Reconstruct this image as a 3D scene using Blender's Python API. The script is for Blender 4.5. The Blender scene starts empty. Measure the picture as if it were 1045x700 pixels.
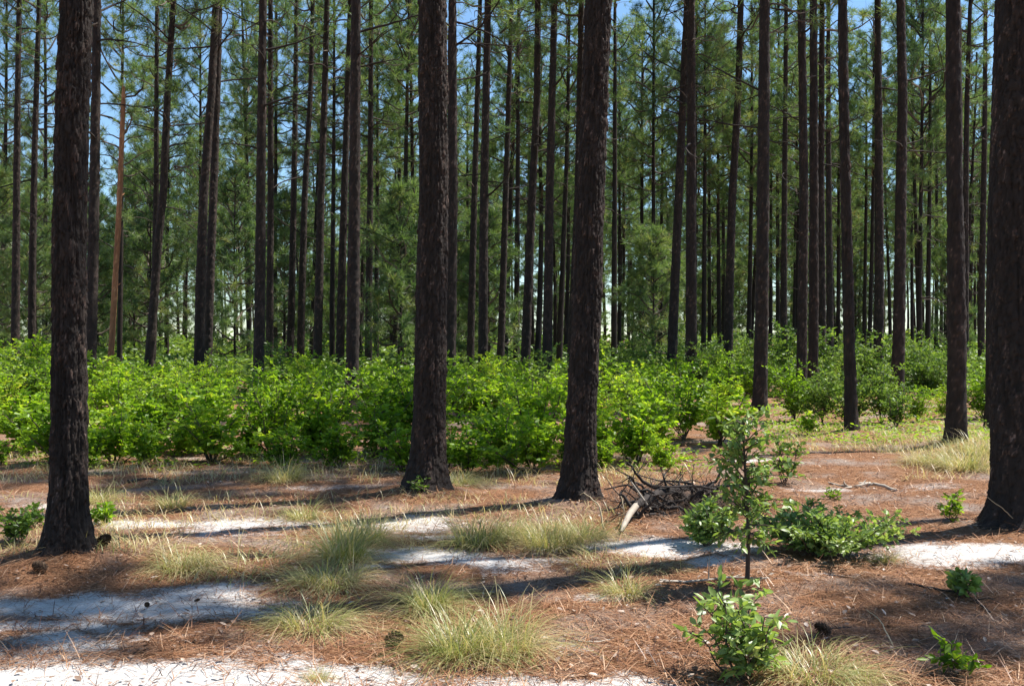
import bpy, math, random
import numpy as np

random.seed(7)
R = np.random.default_rng(11)
S = bpy.context.scene
COL = S.collection
H, F, HZ, CX = 1.65, 1100.0, 345.0, 522.5      # eye height, focal length (photo px), horizon row, centre column

# ------------------------------------------------------------------ small helpers
def at(px, py):                                  # a pixel of the ground -> world x, y
    D = H * F / (py - HZ)
    return ((px - CX) / F * D, D)

def world(px, py, D):                            # a pixel at a known distance -> world x, z
    return ((px - CX) / F * D, H - (py - HZ) / F * D)

_lat = np.random.default_rng(5).random((256, 256))
def vnoise(x, y):
    x = np.asarray(x, float); y = np.asarray(y, float)
    xi = np.floor(x).astype(int); yi = np.floor(y).astype(int)
    fx = x - xi; fy = y - yi
    fx = fx * fx * (3 - 2 * fx); fy = fy * fy * (3 - 2 * fy)
    g = lambda a, b: _lat[a % 256, b % 256]
    return (g(xi, yi) * (1 - fx) + g(xi + 1, yi) * fx) * (1 - fy) + (g(xi, yi + 1) * (1 - fx) + g(xi + 1, yi + 1) * fx) * fy

def fbm(x, y, o=4):
    s, a, t = 0, 1, 0
    for k in range(o):
        s = s + a * vnoise(x * 2 ** k + 17.3 * k, y * 2 ** k + 9.1 * k); t += a; a *= .5
    return s / t

def norm(v):
    return v / np.maximum(np.linalg.norm(v, axis=-1, keepdims=True), 1e-9)

def ring_dirs(n, rng):
    v = rng.normal(size=(n, 3)); return norm(v)

class MB:
    """collects geometry for ONE mesh"""
    def __init__(s):
        s.v = []; s.f = {3: [], 4: []}; s.m = {3: [], 4: []}; s.t = []; s.n = 0
    def add(s, v, f, mat=0, tint=None):
        v = np.asarray(v, float); f = np.asarray(f, int)
        k = f.shape[1]
        s.v.append(v); s.f[k].append(f + s.n); s.m[k].append(np.full(len(f), mat))
        s.t.append(np.full(len(v), .5) if tint is None else np.broadcast_to(np.asarray(tint, float), (len(v),)))
        s.n += len(v)
    def mesh(s, name, mats, smooth=True):
        me = bpy.data.meshes.new(name)
        v = np.concatenate(s.v)
        me.vertices.add(len(v)); me.vertices.foreach_set('co', v.astype(np.float32).ravel())
        idx, start, mi, pos = [], [], [], 0
        for k in (3, 4):
            if s.f[k]:
                f = np.concatenate(s.f[k]); idx.append(f.ravel()); mi.append(np.concatenate(s.m[k]))
                start.append(pos + np.arange(len(f)) * k); pos += f.size
        idx = np.concatenate(idx); start = np.concatenate(start); mi = np.concatenate(mi)
        me.loops.add(len(idx)); me.loops.foreach_set('vertex_index', idx.astype(np.int32))
        me.polygons.add(len(start)); me.polygons.foreach_set('loop_start', start.astype(np.int32))
        me.polygons.foreach_set('material_index', mi.astype(np.int32))
        me.polygons.foreach_set('use_smooth', np.full(len(start), smooth))
        a = me.attributes.new('tint', 'FLOAT', 'POINT'); a.data.foreach_set('value', np.concatenate(s.t).astype(np.float32))
        for m in mats: me.materials.append(m)
        me.update(calc_edges=True)
        return me

def tube(mb, pts, rad, seg=6, mat=0, tint=.5, rough=0.0):
    pts = np.asarray(pts, float); rad = np.asarray(rad, float); n = len(pts)
    tan = norm(np.gradient(pts, axis=0))
    ref = np.array([1., 0, 0]) if abs(tan[0][0]) < .8 else np.array([0, 1., 0])
    a = norm(np.cross(tan, ref)); b = np.cross(tan, a)
    th = np.arange(seg) / seg * 2 * math.pi
    rr = rad[:, None, None] * (1 + rough * np.random.default_rng(n * 7 + seg).normal(0, 1, (n, seg, 1)))
    V = pts[:, None] + rr * (np.cos(th)[None, :, None] * a[:, None] + np.sin(th)[None, :, None] * b[:, None])
    i = np.arange(n - 1)[:, None] * seg; j = np.arange(seg)[None]; j2 = (j + 1) % seg
    Fq = np.stack([i + j, i + j2, i + seg + j2, i + seg + j], -1).reshape(-1, 4)
    V = V.reshape(-1, 3)
    mb.add(V, Fq, mat, tint)
    # end caps
    c0, c1 = pts[0], pts[-1]
    mb.add(np.vstack([c0[None], V[:seg]]), [[0, 1 + (k + 1) % seg, 1 + k] for k in range(seg)], mat, tint)
    mb.add(np.vstack([c1[None], V[-seg:]]), [[0, 1 + k, 1 + (k + 1) % seg] for k in range(seg)], mat, tint)

LEAF_V = np.array([(0, 0, 0), (-.5, .36, .10), (-.38, .74, .05), (0, 1, -.12), (.38, .74, .05), (.5, .36, .10), (0, .36, 0), (0, .74, -.05)], float)
LEAF_F = np.array([(0, 6, 1), (1, 6, 7), (1, 7, 2), (2, 7, 3), (0, 5, 6), (5, 4, 7), (5, 7, 6), (4, 3, 7)])
def leaves(mb, pos, d, up, length, width, tint, mat=0):
    """leaf-shaped folded blades: pos Nx3, direction d, face normal roughly up"""
    d = norm(d); x = norm(np.cross(d, up)); z = np.cross(x, d)
    n = len(pos)
    L = np.broadcast_to(length, (n,))[:, None, None]; W = np.broadcast_to(width, (n,))[:, None, None]
    V = pos[:, None] + LEAF_V[None, :, 0:1] * W * x[:, None] + LEAF_V[None, :, 1:2] * L * d[:, None] + LEAF_V[None, :, 2:3] * W * 1.2 * z[:, None]
    Fc = (np.arange(n)[:, None, None] * 8 + LEAF_F[None]).reshape(-1, 3)
    mb.add(V.reshape(-1, 3), Fc, mat, np.repeat(np.broadcast_to(tint, (n,)), 8))

def blades(mb, base, d, length, width, droop, tint, mat=0, segs=4, rng=R):
    """arching strips (grass blades, needles lying on the ground)"""
    n = len(base); d = norm(d)
    side = norm(np.cross(d, np.array([0, 0, 1.])) + 1e-6)
    t = np.linspace(0, 1, segs + 1)
    L = np.broadcast_to(length, (n,)); W = np.broadcast_to(width, (n,)); Dp = np.broadcast_to(droop, (n,))
    hor = d.copy(); hor[:, 2] = 0
    hor = norm(hor)
    c = base[:, None] + d[:, None] * (L[:, None] * t)[..., None] + hor[:, None] * (Dp[:, None] * L[:, None] * .45 * t ** 2)[..., None]
    c[..., 2] -= Dp[:, None] * L[:, None] * t ** 2.2 * .75
    w = (W[:, None] * (1 - .8 * t ** 1.5)[None]) * .5
    A = c - side[:, None] * w[..., None]; B = c + side[:, None] * w[..., None]
    V = np.stack([A, B], 2).reshape(n, -1, 3)
    k = np.arange(segs)
    q = np.stack([2 * k, 2 * k + 1, 2 * k + 3, 2 * k + 2], -1)
    Fq = (np.arange(n)[:, None, None] * (2 * (segs + 1)) + q[None]).reshape(-1, 4)
    mb.add(V.reshape(-1, 3), Fq, mat, np.repeat(np.broadcast_to(tint, (n,)), 2 * (segs + 1)))

def link(name, me, parent=None, loc=None, rot=None, sc=None):
    o = bpy.data.objects.new(name, me); COL.objects.link(o)
    if parent: o.parent = parent
    if loc is not None: o.location = loc
    if rot is not None: o.rotation_euler = rot
    if sc is not None: o.scale = sc
    return o

def tag(o, label=None, cat=None, group=None, kind=None):
    if label: o['label'] = label
    if cat: o['category'] = cat
    if group: o['group'] = group
    if kind: o['kind'] = kind
    return o

def thing(name, label, cat, loc, rz=0, sc=1.0, group=None):
    o = link(name, None, None, loc, (0, 0, rz), (sc, sc, sc) if np.isscalar(sc) else sc)
    o.empty_display_size = .2
    return tag(o, label, cat, group)

# ------------------------------------------------------------------ materials
def mat(name):
    m = bpy.data.materials.new(name); m.use_nodes = True
    nt = m.node_tree; nt.nodes.clear()
    out = nt.nodes.new('ShaderNodeOutputMaterial')
    return m, nt, out

def N(nt, t, **kw):
    n = nt.nodes.new(t)
    for k, v in kw.items():
        if k in n.inputs.keys(): n.inputs[k].default_value = v
        else: setattr(n, k, v)
    return n

def ramp(nt, fac, stops):
    r = nt.nodes.new('ShaderNodeValToRGB'); e = r.color_ramp.elements
    while len(e) < len(stops): e.new(.5)
    for el, (p, c) in zip(e, stops):
        el.position = p; el.color = (*c, 1)
    nt.links.new(fac, r.inputs[0]); return r.outputs[0]

def tint_noise(nt, scale, amt, coord='Object', stretch=(1, 1, 1)):
    """per-leaf attribute plus broad noise, as one 0..1 factor"""
    a = N(nt, 'ShaderNodeAttribute', attribute_name='tint')
    tc = N(nt, 'ShaderNodeTexCoord'); mp = N(nt, 'ShaderNodeMapping'); mp.inputs['Scale'].default_value = stretch
    nt.links.new(tc.outputs[coord], mp.inputs[0])
    n = N(nt, 'ShaderNodeTexNoise', Scale=scale, Detail=3.0); nt.links.new(mp.outputs[0], n.inputs['Vector'])
    s = N(nt, 'ShaderNodeMath', operation='MULTIPLY_ADD'); s.inputs[1].default_value = amt; nt.links.new(n.outputs[0], s.inputs[0])
    s2 = N(nt, 'ShaderNodeMath', operation='SUBTRACT'); s2.inputs[1].default_value = amt * .5
    nt.links.new(a.outputs['Fac'], s.inputs[2]); nt.links.new(s.outputs[0], s2.inputs[0])
    return s2.outputs[0]

def leaf_mat(name, stops, trans=.45, gloss=.06, rough=.4, tcol=(1.25, 1.15, .55), obj_rand=.25, nscale=.8):
    m, nt, out = mat(name)
    f = tint_noise(nt, nscale, .35)
    oi = N(nt, 'ShaderNodeObjectInfo')
    ma = N(nt, 'ShaderNodeMath', operation='MULTIPLY_ADD'); ma.inputs[1].default_value = obj_rand
    nt.links.new(oi.outputs['Random'], ma.inputs[0]); nt.links.new(f, ma.inputs[2])
    sb = N(nt, 'ShaderNodeMath', operation='SUBTRACT'); sb.inputs[1].default_value = obj_rand / 2; nt.links.new(ma.outputs[0], sb.inputs[0])
    c = ramp(nt, sb.outputs[0], stops)
    d = N(nt, 'ShaderNodeBsdfDiffuse'); nt.links.new(c, d.inputs[0])
    mul = N(nt, 'ShaderNodeMix', data_type='RGBA', blend_type='MULTIPLY'); mul.inputs['Factor'].default_value = 1
    nt.links.new(c, mul.inputs[6]); mul.inputs[7].default_value = (*tcol, 1)
    t = N(nt, 'ShaderNodeBsdfTranslucent'); nt.links.new(mul.outputs[2], t.inputs[0])
    mx = N(nt, 'ShaderNodeMixShader'); mx.inputs[0].default_value = trans
    nt.links.new(d.outputs[0], mx.inputs[1]); nt.links.new(t.outputs[0], mx.inputs[2])
    g = N(nt, 'ShaderNodeBsdfGlossy', Roughness=rough); g.inputs[0].default_value = (1, 1, 1, 1)
    mg = N(nt, 'ShaderNodeMixShader'); mg.inputs[0].default_value = gloss
    nt.links.new(mx.outputs[0], mg.inputs[1]); nt.links.new(g.outputs[0], mg.inputs[2])
    nt.links.new(mg.outputs[0], out.inputs[0])
    return m

def bark_mat(name, stops, nscale=9, bump=.5, stretch=(1, 1, .3), rough=.85, spec=.25):
    m, nt, out = mat(name)
    f = tint_noise(nt, nscale, .55, stretch=stretch)
    c = ramp(nt, f, stops)
    p = N(nt, 'ShaderNodeBsdfPrincipled', Roughness=rough); p.inputs['Specular IOR Level'].default_value = spec
    nt.links.new(c, p.inputs['Base Color'])
    tc = N(nt, 'ShaderNodeTexCoord'); mp = N(nt, 'ShaderNodeMapping'); mp.inputs['Scale'].default_value = (1, 1, .35)
    nt.links.new(tc.outputs['Object'], mp.inputs[0])
    n1 = N(nt, 'ShaderNodeTexNoise', Scale=45.0, Detail=5.0, Roughness=.7); nt.links.new(mp.outputs[0], n1.inputs['Vector'])
    b = N(nt, 'ShaderNodeBump', Strength=bump, Distance=.02); nt.links.new(n1.outputs[0], b.inputs['Height'])
    nt.links.new(b.outputs[0], p.inputs['Normal']); nt.links.new(p.outputs[0], out.inputs[0])
    return m

BARK = bark_mat('pine_bark', [(0, (.026, .020, .017)), (.40, (.052, .037, .030)), (.70, (.10, .062, .048)), (1, (.38, .29, .25))], nscale=26, bump=1.0)
BARKF = bark_mat('distant_pine_bark', [(0, (.022, .016, .013)), (.5, (.045, .033, .027)), (1, (.10, .07, .055))], nscale=3, bump=.8)
SNAG = bark_mat('bare_orange_wood', [(0, (.24, .11, .055)), (.5, (.48, .23, .11)), (1, (.6, .38, .23))], nscale=4, bump=.3, stretch=(1, 1, .1))
TWIG = bark_mat('twig_bark', [(0, (.05, .035, .028)), (.5, (.10, .075, .06)), (1, (.2, .16, .13))], nscale=6, bump=.3)
DEAD = bark_mat('weathered_wood', [(0, (.025, .02, .018)), (.5, (.055, .045, .04)), (1, (.13, .115, .105))], nscale=8, bump=.5)
PALE = bark_mat('pale_broken_wood', [(0, (.28, .23, .18)), (.5, (.46, .40, .33)), (1, (.65, .6, .52))], nscale=12, bump=.3)
CONE = bark_mat('pine_cone_scale', [(0, (.05, .03, .02)), (.6, (.11, .07, .045)), (1, (.22, .15, .1))], nscale=20, bump=.3)
STALK = bark_mat('dry_stalk', [(0, (.33, .24, .14)), (1, (.55, .45, .3))], nscale=10, bump=.1)

NEEDLE = leaf_mat('pine_needles', [(0, (.05, .10, .045)), (.4, (.115, .19, .075)), (.75, (.20, .275, .105)), (1, (.33, .33, .15))], trans=.5, gloss=.03, rough=.45, tcol=(1.2, 1.25, .6), nscale=.5)
SHRUB = leaf_mat('shrub_leaves', [(0, (.08, .17, .016)), (.45, (.20, .35, .028)), (.8, (.33, .49, .045)), (1, (.46, .53, .08))], trans=.55, gloss=.015, tcol=(1.35, 1.3, .5), nscale=1.2, obj_rand=.5)
SHRUBD = leaf_mat('dull_shrub_leaves', [(0, (.055, .115, .024)), (.45, (.12, .21, .04)), (.8, (.21, .32, .065)), (1, (.30, .37, .11))], trans=.48, gloss=.02, tcol=(1.3, 1.25, .6), nscale=1.2)
OAK = leaf_mat('leathery_leaves', [(0, (.10, .155, .05)), (.45, (.22, .33, .085)), (.8, (.35, .46, .14)), (1, (.48, .54, .25))], trans=.42, gloss=.035, rough=.42, tcol=(1.3, 1.3, .6), nscale=3)
GRASS = leaf_mat('wiregrass_blades', [(0, (.20, .25, .07)), (.3, (.36, .37, .13)), (.55, (.56, .48, .24)), (1, (.72, .58, .36))], trans=.4, gloss=.04, tcol=(1.15, 1.1, .7), nscale=2, obj_rand=.1)
STRAW = leaf_mat('fallen_needles', [(0, (.06, .026, .016)), (.35, (.215, .094, .046)), (.7, (.41, .205, .10)), (1, (.64, .44, .29))], trans=.05, gloss=.05, tcol=(1, 1, 1), nscale=.7, obj_rand=0)
LITTER = leaf_mat('dead_leaves', [(0, (.16, .10, .07)), (.5, (.38, .27, .2)), (1, (.68, .58, .5))], trans=.1, gloss=.04, tcol=(1, 1, 1), obj_rand=0)

# ------------------------------------------------------------------ ground
SANDS = [  # px, py, half width px, half height py, strength : open patches of white sand
    (120, 694, 340, 19, 1.5), (20, 662, 55, 10, .9), (330, 690, 160, 15, 1.4), (620, 695, 100, 14, 1.4), (470, 700, 80, 8, .6),
    (130, 618, 170, 13, .9), (40, 640, 90, 9, .8), (235, 606, 70, 9, .8),
    (60, 514, 55, 4, .8), (150, 536, 45, 6, .9), (245, 536, 70, 8, 1.0), (330, 536, 30, 5, .5),
    (430, 535, 50, 6, .8), (450, 570, 95, 9, 1.1), (390, 582, 50, 5, .7), (460, 548, 50, 4, .6),
    (665, 560, 75, 8, 1.15), (720, 575, 40, 5, .8), (615, 606, 40, 6, .8), (590, 618, 30, 4, .4),
    (985, 568, 80, 10, 1.1), (1045, 566, 40, 7, .9), (830, 498, 26, 3, .7), (775, 470, 40, 3, .6), (940, 497, 40, 3, .4),
    (600, 655, 40, 5, .35), (700, 655, 60, 4, .3), (90, 585, 50, 3, .3), (920, 610, 70, 5, .25), (330, 500, 40, 3, .3), (860, 590, 60, 6, .35)]
SW = []
for (px, py, hw, hh, s) in SANDS:
    x, y = at(px, py); y2 = at(px, py - hh)[1]
    SW.append((x, y, hw / F * y, max(.08, (y2 - y)), s))
TREES_NEAR = [at(68, 577), at(437, 504), at(592, 516), at(1040, 542), at(974, 455), at(868, 445)]

def sand_at(x, y):
    x = np.asarray(x, float); y = np.asarray(y, float)
    wx = x + (fbm(x * 1.7, y * 1.7) - .5) * .9; wy = y + (fbm(x * 1.5 + 40, y * 1.5) - .5) * .8
    s = np.zeros_like(x)
    for (cx, cy, rx, ry, st) in SW:
        s = np.maximum(s, st * np.exp(-(((wx - cx) / rx) ** 2 + ((wy - cy) / ry) ** 2) * .9))
    s = s + (fbm(x * 1.1 + 7, y * 2.2 + 3) - .58) * .5 * (np.abs(x) < 30)
    for (tx, ty) in TREES_NEAR:
        s -= .7 * np.exp(-((x - tx) ** 2 + (y - ty) ** 2) / .35)
    return np.clip(s, 0, 1)

def gz(x, y):
    x = np.asarray(x, float); y = np.asarray(y, float)
    z = (fbm(x * .5 + 3, y * .5, 3) - .5) * .10 + (fbm(x * 2.3, y * 2.3 + 50, 3) - .5) * .045
    for (tx, ty) in TREES_NEAR:
        z = z + .10 * np.exp(-((x - tx) ** 2 + (y - ty) ** 2) / .22)
    far = np.clip((np.hypot(x, y) - 40) / 60, 0, 1)
    return z * (1 - far)

def axis(parts):
    out = []
    for a, b, st in parts: out.append(np.arange(a, b, st))
    return np.concatenate(out + [[parts[-1][1]]])
gx = axis([(-700, -60, 40), (-60, -16, 2), (-16, -7, .15), (-7, 7, .04), (7, 16, .15), (16, 60, 2), (60, 700, 40)])
gy = axis([(-120, -4, 8), (-4, 4, .4), (4, 12, .04), (12, 22, .1), (22, 60, 1), (60, 900, 40)])
X, Y = np.meshgrid(gx, gy)
mb = MB()
i = np.arange(len(gy) - 1)[:, None] * len(gx); j = np.arange(len(gx) - 1)[None]
q = np.stack([i + j, i + j + 1, i + j + 1 + len(gx), i + j + len(gx)], -1).reshape(-1, 4)
mb.add(np.stack([X, Y, gz(X, Y)], -1).reshape(-1, 3), q, 0, sand_at(X, Y).ravel())
m, nt, out = mat('sandy_forest_floor')
a = N(nt, 'ShaderNodeAttribute', attribute_name='tint')
tc = N(nt, 'ShaderNodeTexCoord')
n1 = N(nt, 'ShaderNodeTexNoise', Scale=14.0, Detail=6.0, Roughness=.7); nt.links.new(tc.outputs['Object'], n1.inputs['Vector'])
n2 = N(nt, 'ShaderNodeTexNoise', Scale=70.0, Detail=5.0, Roughness=.75); nt.links.new(tc.outputs['Object'], n2.inputs['Vector'])
n3 = N(nt, 'ShaderNodeTexNoise', Scale=1.3, Detail=4.0); nt.links.new(tc.outputs['Object'], n3.inputs['Vector'])
ad = N(nt, 'ShaderNodeMath', operation='MULTIPLY_ADD'); ad.inputs[1].default_value = 1.25; nt.links.new(n1.outputs[0], ad.inputs[0]); nt.links.new(a.outputs['Fac'], ad.inputs[2])
ad2 = N(nt, 'ShaderNodeMath', operation='MULTIPLY_ADD'); ad2.inputs[1].default_value = .8; nt.links.new(n2.outputs[0], ad2.inputs[0]); nt.links.new(ad.outputs[0], ad2.inputs[2])
mr = N(nt, 'ShaderNodeMapRange'); mr.inputs['From Min'].default_value = 1.22; mr.inputs['From Max'].default_value = 1.62; nt.links.new(ad2.outputs[0], mr.inputs[0])
sand = ramp(nt, n2.outputs[0], [(.28, (.48, .42, .37)), (.45, (.72, .68, .64)), (.65, (.84, .81, .78))])
straw = ramp(nt, n2.outputs[0], [(.28, (.06, .028, .017)), (.45, (.20, .092, .048)), (.58, (.36, .19, .10)), (.72, (.56, .38, .25))])
grey = ramp(nt, n2.outputs[0], [(.3, (.20, .15, .12)), (.6, (.40, .32, .27)), (.75, (.6, .52, .46))])
mrg = N(nt, 'ShaderNodeMapRange'); mrg.inputs['From Min'].default_value = .48; mrg.inputs['From Max'].default_value = .68; nt.links.new(n3.outputs[0], mrg.inputs[0])
mg = N(nt, 'ShaderNodeMix', data_type='RGBA'); nt.links.new(mrg.outputs[0], mg.inputs['Factor']); nt.links.new(straw, mg.inputs[6]); nt.links.new(grey, mg.inputs[7])
mx = N(nt, 'ShaderNodeMix', data_type='RGBA'); nt.links.new(mr.outputs[0], mx.inputs['Factor']); nt.links.new(mg.outputs[2], mx.inputs[6]); nt.links.new(sand, mx.inputs[7])
p = N(nt, 'ShaderNodeBsdfPrincipled', Roughness=.95); p.inputs['Specular IOR Level'].default_value = .1
nt.links.new(mx.outputs[2], p.inputs['Base Color'])
bp = N(nt, 'ShaderNodeBump', Strength=.8, Distance=.04); nt.links.new(ad2.outputs[0], bp.inputs['Height']); nt.links.new(bp.outputs[0], p.inputs['Normal'])
nt.links.new(p.outputs[0], out.inputs[0])
tag(link('ground', mb.mesh('ground', [m])), 'sandy forest floor covered in rusty pine straw with white sand patches', 'ground', kind='structure')

# ------------------------------------------------------------------ bark: cellular plates on a cylinder
def plates(th, z, r, cw, ch, seed):
    """returns (displacement 0..1, per-plate random) of long scaly plates; periodic round the trunk"""
    nc = max(5, int(round(2 * math.pi * r / cw)))
    wx, wy = np.cos(th) * 1.4 + seed, np.sin(th) * 1.4
    u = th / (2 * math.pi) * nc + (fbm(wx * 6, wy * 6 + z * 9, 3) - .5) * 1.1
    z = z + (fbm(wx * 7 + 31, wy * 7 + z * 11, 3) - .5) * ch * 1.4
    ui = np.floor(u).astype(int)
    h = lambda i, j, k: np.modf(np.abs(np.sin(i * 127.1 + j * 311.7 + k * 74.7 + seed * 13.37) * 43758.5453))[0]
    f1 = np.full(u.shape, 9.); f2 = f1.copy(); id1 = np.zeros(u.shape); dz1 = np.zeros(u.shape)
    for du in (-1, 0, 1):
        c = ui + du; cm = np.mod(c, nc)
        v = z / ch + h(cm, 0, 5) * 3; vi = np.floor(v).astype(int)
        for dv in (-1, 0, 1):
            rr = vi + dv
            px = c + .5 + (h(cm, rr, 1) - .5) * .8; pz = rr + .5 + (h(cm, rr, 2) - .5) * .8
            d = np.sqrt((u - px) ** 2 + (v - pz) ** 2); idr = h(cm, rr, 3)
            nearer = d < f1
            f2 = np.where(nearer, f1, np.minimum(f2, d))
            dz1 = np.where(nearer, v - pz, dz1); id1 = np.where(nearer, idr, id1); f1 = np.where(nearer, d, f1)
    edge = np.clip((f2 - f1) / .13, 0, 1); edge = edge * edge * (3 - 2 * edge)
    disp = edge * .35 + .45 * id1 * edge + .45 * np.clip(.5 - dz1, 0, 1) ** 2 * np.modf(id1 * 7)[0]
    return disp, id1

def trunk_mesh(cx, cy, zs, rad, seg, depth, cw, ch, seed, mats, name='trunk', flare=.5, root=0.0, stain=True):
    """cx, cy, rad per ring height zs; base flare with root lobes"""
    th = np.arange(seg) / seg * 2 * math.pi
    TH, Z = np.meshgrid(th, zs)
    dsp, pid = plates(TH, Z, float(np.median(rad)), cw, ch, seed)
    fur = np.abs(2 * fbm(np.cos(TH) * 5 + seed * 3 + np.sin(TH) * 4, Z * 1.6 + np.cos(TH) * 3, 3) - 1)
    dsp = dsp + np.clip(fur * 7, 0, 1) * .6 - .3
    Rr = rad[:, None] + (dsp - .5) * depth + (fbm(np.cos(TH) * 9 + seed + np.sin(TH) * 7, Z * 22 + np.sin(TH) * 9, 3) - .5) * depth * .5
    lob = .5 + .5 * np.cos(TH * 5 + seed) * .6 + .35 * np.cos(TH * 3 + seed * 2.1) * .5
    fl = np.exp(-np.maximum(Z, 0) / .19)
    Rr = Rr + rad[:, None] * flare * fl * (.5 + lob * .9) + rad[:, None] * .07 * np.exp(-np.maximum(Z, 0) / .7)
    Rr = Rr * (1 + .05 * (fbm(TH * 1.3 + seed, Z * .9) - .5) * 2)
    V = np.stack([cx[:, None] + Rr * np.cos(TH), cy[:, None] + Rr * np.sin(TH), Z], -1).reshape(-1, 3)
    n = len(zs)
    i = np.arange(n - 1)[:, None] * seg; j = np.arange(seg)[None]; j2 = (j + 1) % seg
    mb = MB()
    t = .05 + .30 * pid ** 1.5 + ((pid > .68) & (fbm(np.cos(TH) * 27 + 3, Z * 38 + np.sin(TH) * 27, 2) > .635)) * .42 + (fbm(np.cos(TH) * 8 + 3, Z * 12 + np.sin(TH) * 8, 3) - .5) * .35
    mb.add(V, np.stack([i + j, i + j2, i + seg + j2, i + seg + j], -1).reshape(-1, 4), 0, t.ravel())
    return mb.mesh(name, mats)

# ------------------------------------------------------------------ pine crowns (limbs + needle brushes), local z = 0 at the crown's base
def tufts(mb, pos, d, n, length, width, rng, spread=.95, mat=1):
    m = len(pos)
    dd = np.repeat(norm(d), n, 0); P = np.repeat(pos, n, 0)
    v = norm(dd * .42 + ring_dirs(m * n, rng) * spread + np.array([0, 0, .08]))
    L = length * (.7 + .5 * rng.random(m * n))[:, None]
    s = norm(np.cross(v, ring_dirs(m * n, rng))) * (width / 2)
    base = P + v * .02 - dd * (rng.random(m * n) * .10)[:, None]
    V = np.stack([base - s, base + s, base + v * L + s * .3, base + v * L - s * .3], 1)
    Fq = np.arange(m * n * 4).reshape(-1, 4)
    ti = np.repeat(np.clip(rng.normal(.5, .2, m), 0, 1), n) + rng.normal(0, .08, m * n)
    mb.add(V.reshape(-1, 3), Fq, mat, np.repeat(ti, 4))

def crown_mesh(seed, height, lmax, nlimb, bare=3.0, nbare=7, dens=.55, nn=36, nlen=.28, nw=.016, low_bias=.45):
    rng = np.random.default_rng(seed); mb = MB()
    TP, TD = [], []
    def limb(z0, az, L, el, curve, r0, leafy, sparse=1.0):
        t = np.linspace(0, 1, 7)
        a = az + (rng.random() - .5) * .9 * t + .25 * np.sin(t * 4 + rng.random() * 6)
        rr = L * t
        pts = np.stack([np.cos(a) * rr * math.cos(el), np.sin(a) * rr * math.cos(el), z0 + rr * math.sin(el) + curve * L * t ** 2 + .06 * L * np.sin(t * 7 + rng.random() * 6)], -1)
        tube(mb, pts, r0 * (1 - .8 * t) + .004, 5, 0, rng.random())
        if not leafy: return
        ntw = max(3, int(L * 3.9 * sparse))
        for k in range(ntw):
            s = .28 + .72 * (k + rng.random()) / ntw
            b = np.array([np.interp(s, t, pts[:, c]) for c in range(3)])
            fwd = norm(pts[min(6, int(s * 6) + 1)] - pts[int(min(s, .99) * 6)])
            d = norm(fwd * .55 + ring_dirs(1, rng)[0] * .85 + np.array([0, 0, .28]))
            ln = (.35 + .55 * rng.random()) * (1.15 - .5 * s) * min(1.3, .5 + L * .35)
            e = b + d * ln
            mid = (b + e) / 2 + ring_dirs(1, rng)[0] * .05
            tube(mb, [b, mid, e], np.array([.012, .009, .005]), 3, 0, rng.random())
            nt_ = 1 + int(ln * 3.0 * dens + rng.random())
            for q_ in range(nt_):
                u = 1 - q_ / max(1, nt_) * .8
                TP.append(b + (e - b) * u + ring_dirs(1, rng)[0] * (.0 if q_ == 0 else .10)); TD.append(norm(d + ring_dirs(1, rng)[0] * (.2 if q_ == 0 else .8) + np.array([0, 0, .3])))
        TP.append(pts[-1]); TD.append(norm(pts[-1] - pts[-2]))
    for k in range(nlimb):
        u = (k + rng.random()) / nlimb
        z0 = height * (u ** .9) * .98
        prof = (low_bias + (1 - low_bias) * min(1, u / .3)) * (1 - .68 * max(0, u - .3) / .7)
        L = lmax * prof * (.55 + .6 * rng.random())
        limb(z0, k * 2.4 + rng.random() * 1.2, L, math.radians(rng.uniform(-8, 22) + 38 * u), rng.uniform(.05, .3), .02 + .012 * L, True, 1.0)
    for k in range(nbare):
        z0 = -bare * rng.random()
        lf = rng.random() < .35
        limb(z0, rng.random() * 6.28, lmax * rng.uniform(.25, .75), math.radians(rng.uniform(-15, 20)), rng.uniform(-.1, .2), .022, lf, .45)
    # the leader
    tube(mb, np.array([(0, 0, height * .8), (0.03, 0, height * .92), (0, 0.02, height + .2)]), np.array([.04, .03, .012]), 5, 0, .4)
    TP.append(np.array([0, 0, height + .2])); TD.append(np.array([0, 0, 1.]))
    tufts(mb, np.array(TP), np.array(TD), nn, nlen, nw, rng)
    return mb.mesh('crown', [TWIG, NEEDLE], smooth=False)

CROWNS = [crown_mesh(100 + k, h, l, nl, bare=b, nbare=nb) for k, (h, l, nl, b, nb) in enumerate(
    [(9.5, 3.0, 39, 3.0, 7), (10.5, 2.8, 43, 2.0, 6), (8.5, 3.3, 36, 3.5, 8), (11, 2.7, 44, 2.5, 5), (9, 2.8, 35, 4, 9), (10, 3.3, 41, 2.5, 8)])]
THIN = [crown_mesh(150 + k, h, l, nl, bare=b, nbare=nb, dens=.6, nn=18, nlen=.24, nw=.016, low_bias=.3) for k, (h, l, nl, b, nb) in enumerate(
    [(9.5, 2.0, 26, 2.0, 4), (10.5, 1.9, 28, 1.5, 4), (8.5, 2.1, 24, 2.5, 5), (11, 1.8, 28, 2.0, 4), (9, 1.9, 24, 3, 5), (10, 2.1, 26, 2, 4)])]
YOUNG = [crown_mesh(200 + k, h, l, nl, bare=.3, nbare=2, low_bias=.8, nlen=.27, nw=.02) for k, (h, l, nl) in enumerate([(6.2, 1.8, 44), (7.5, 2.1, 50), (5.0, 1.6, 38)])]

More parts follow.
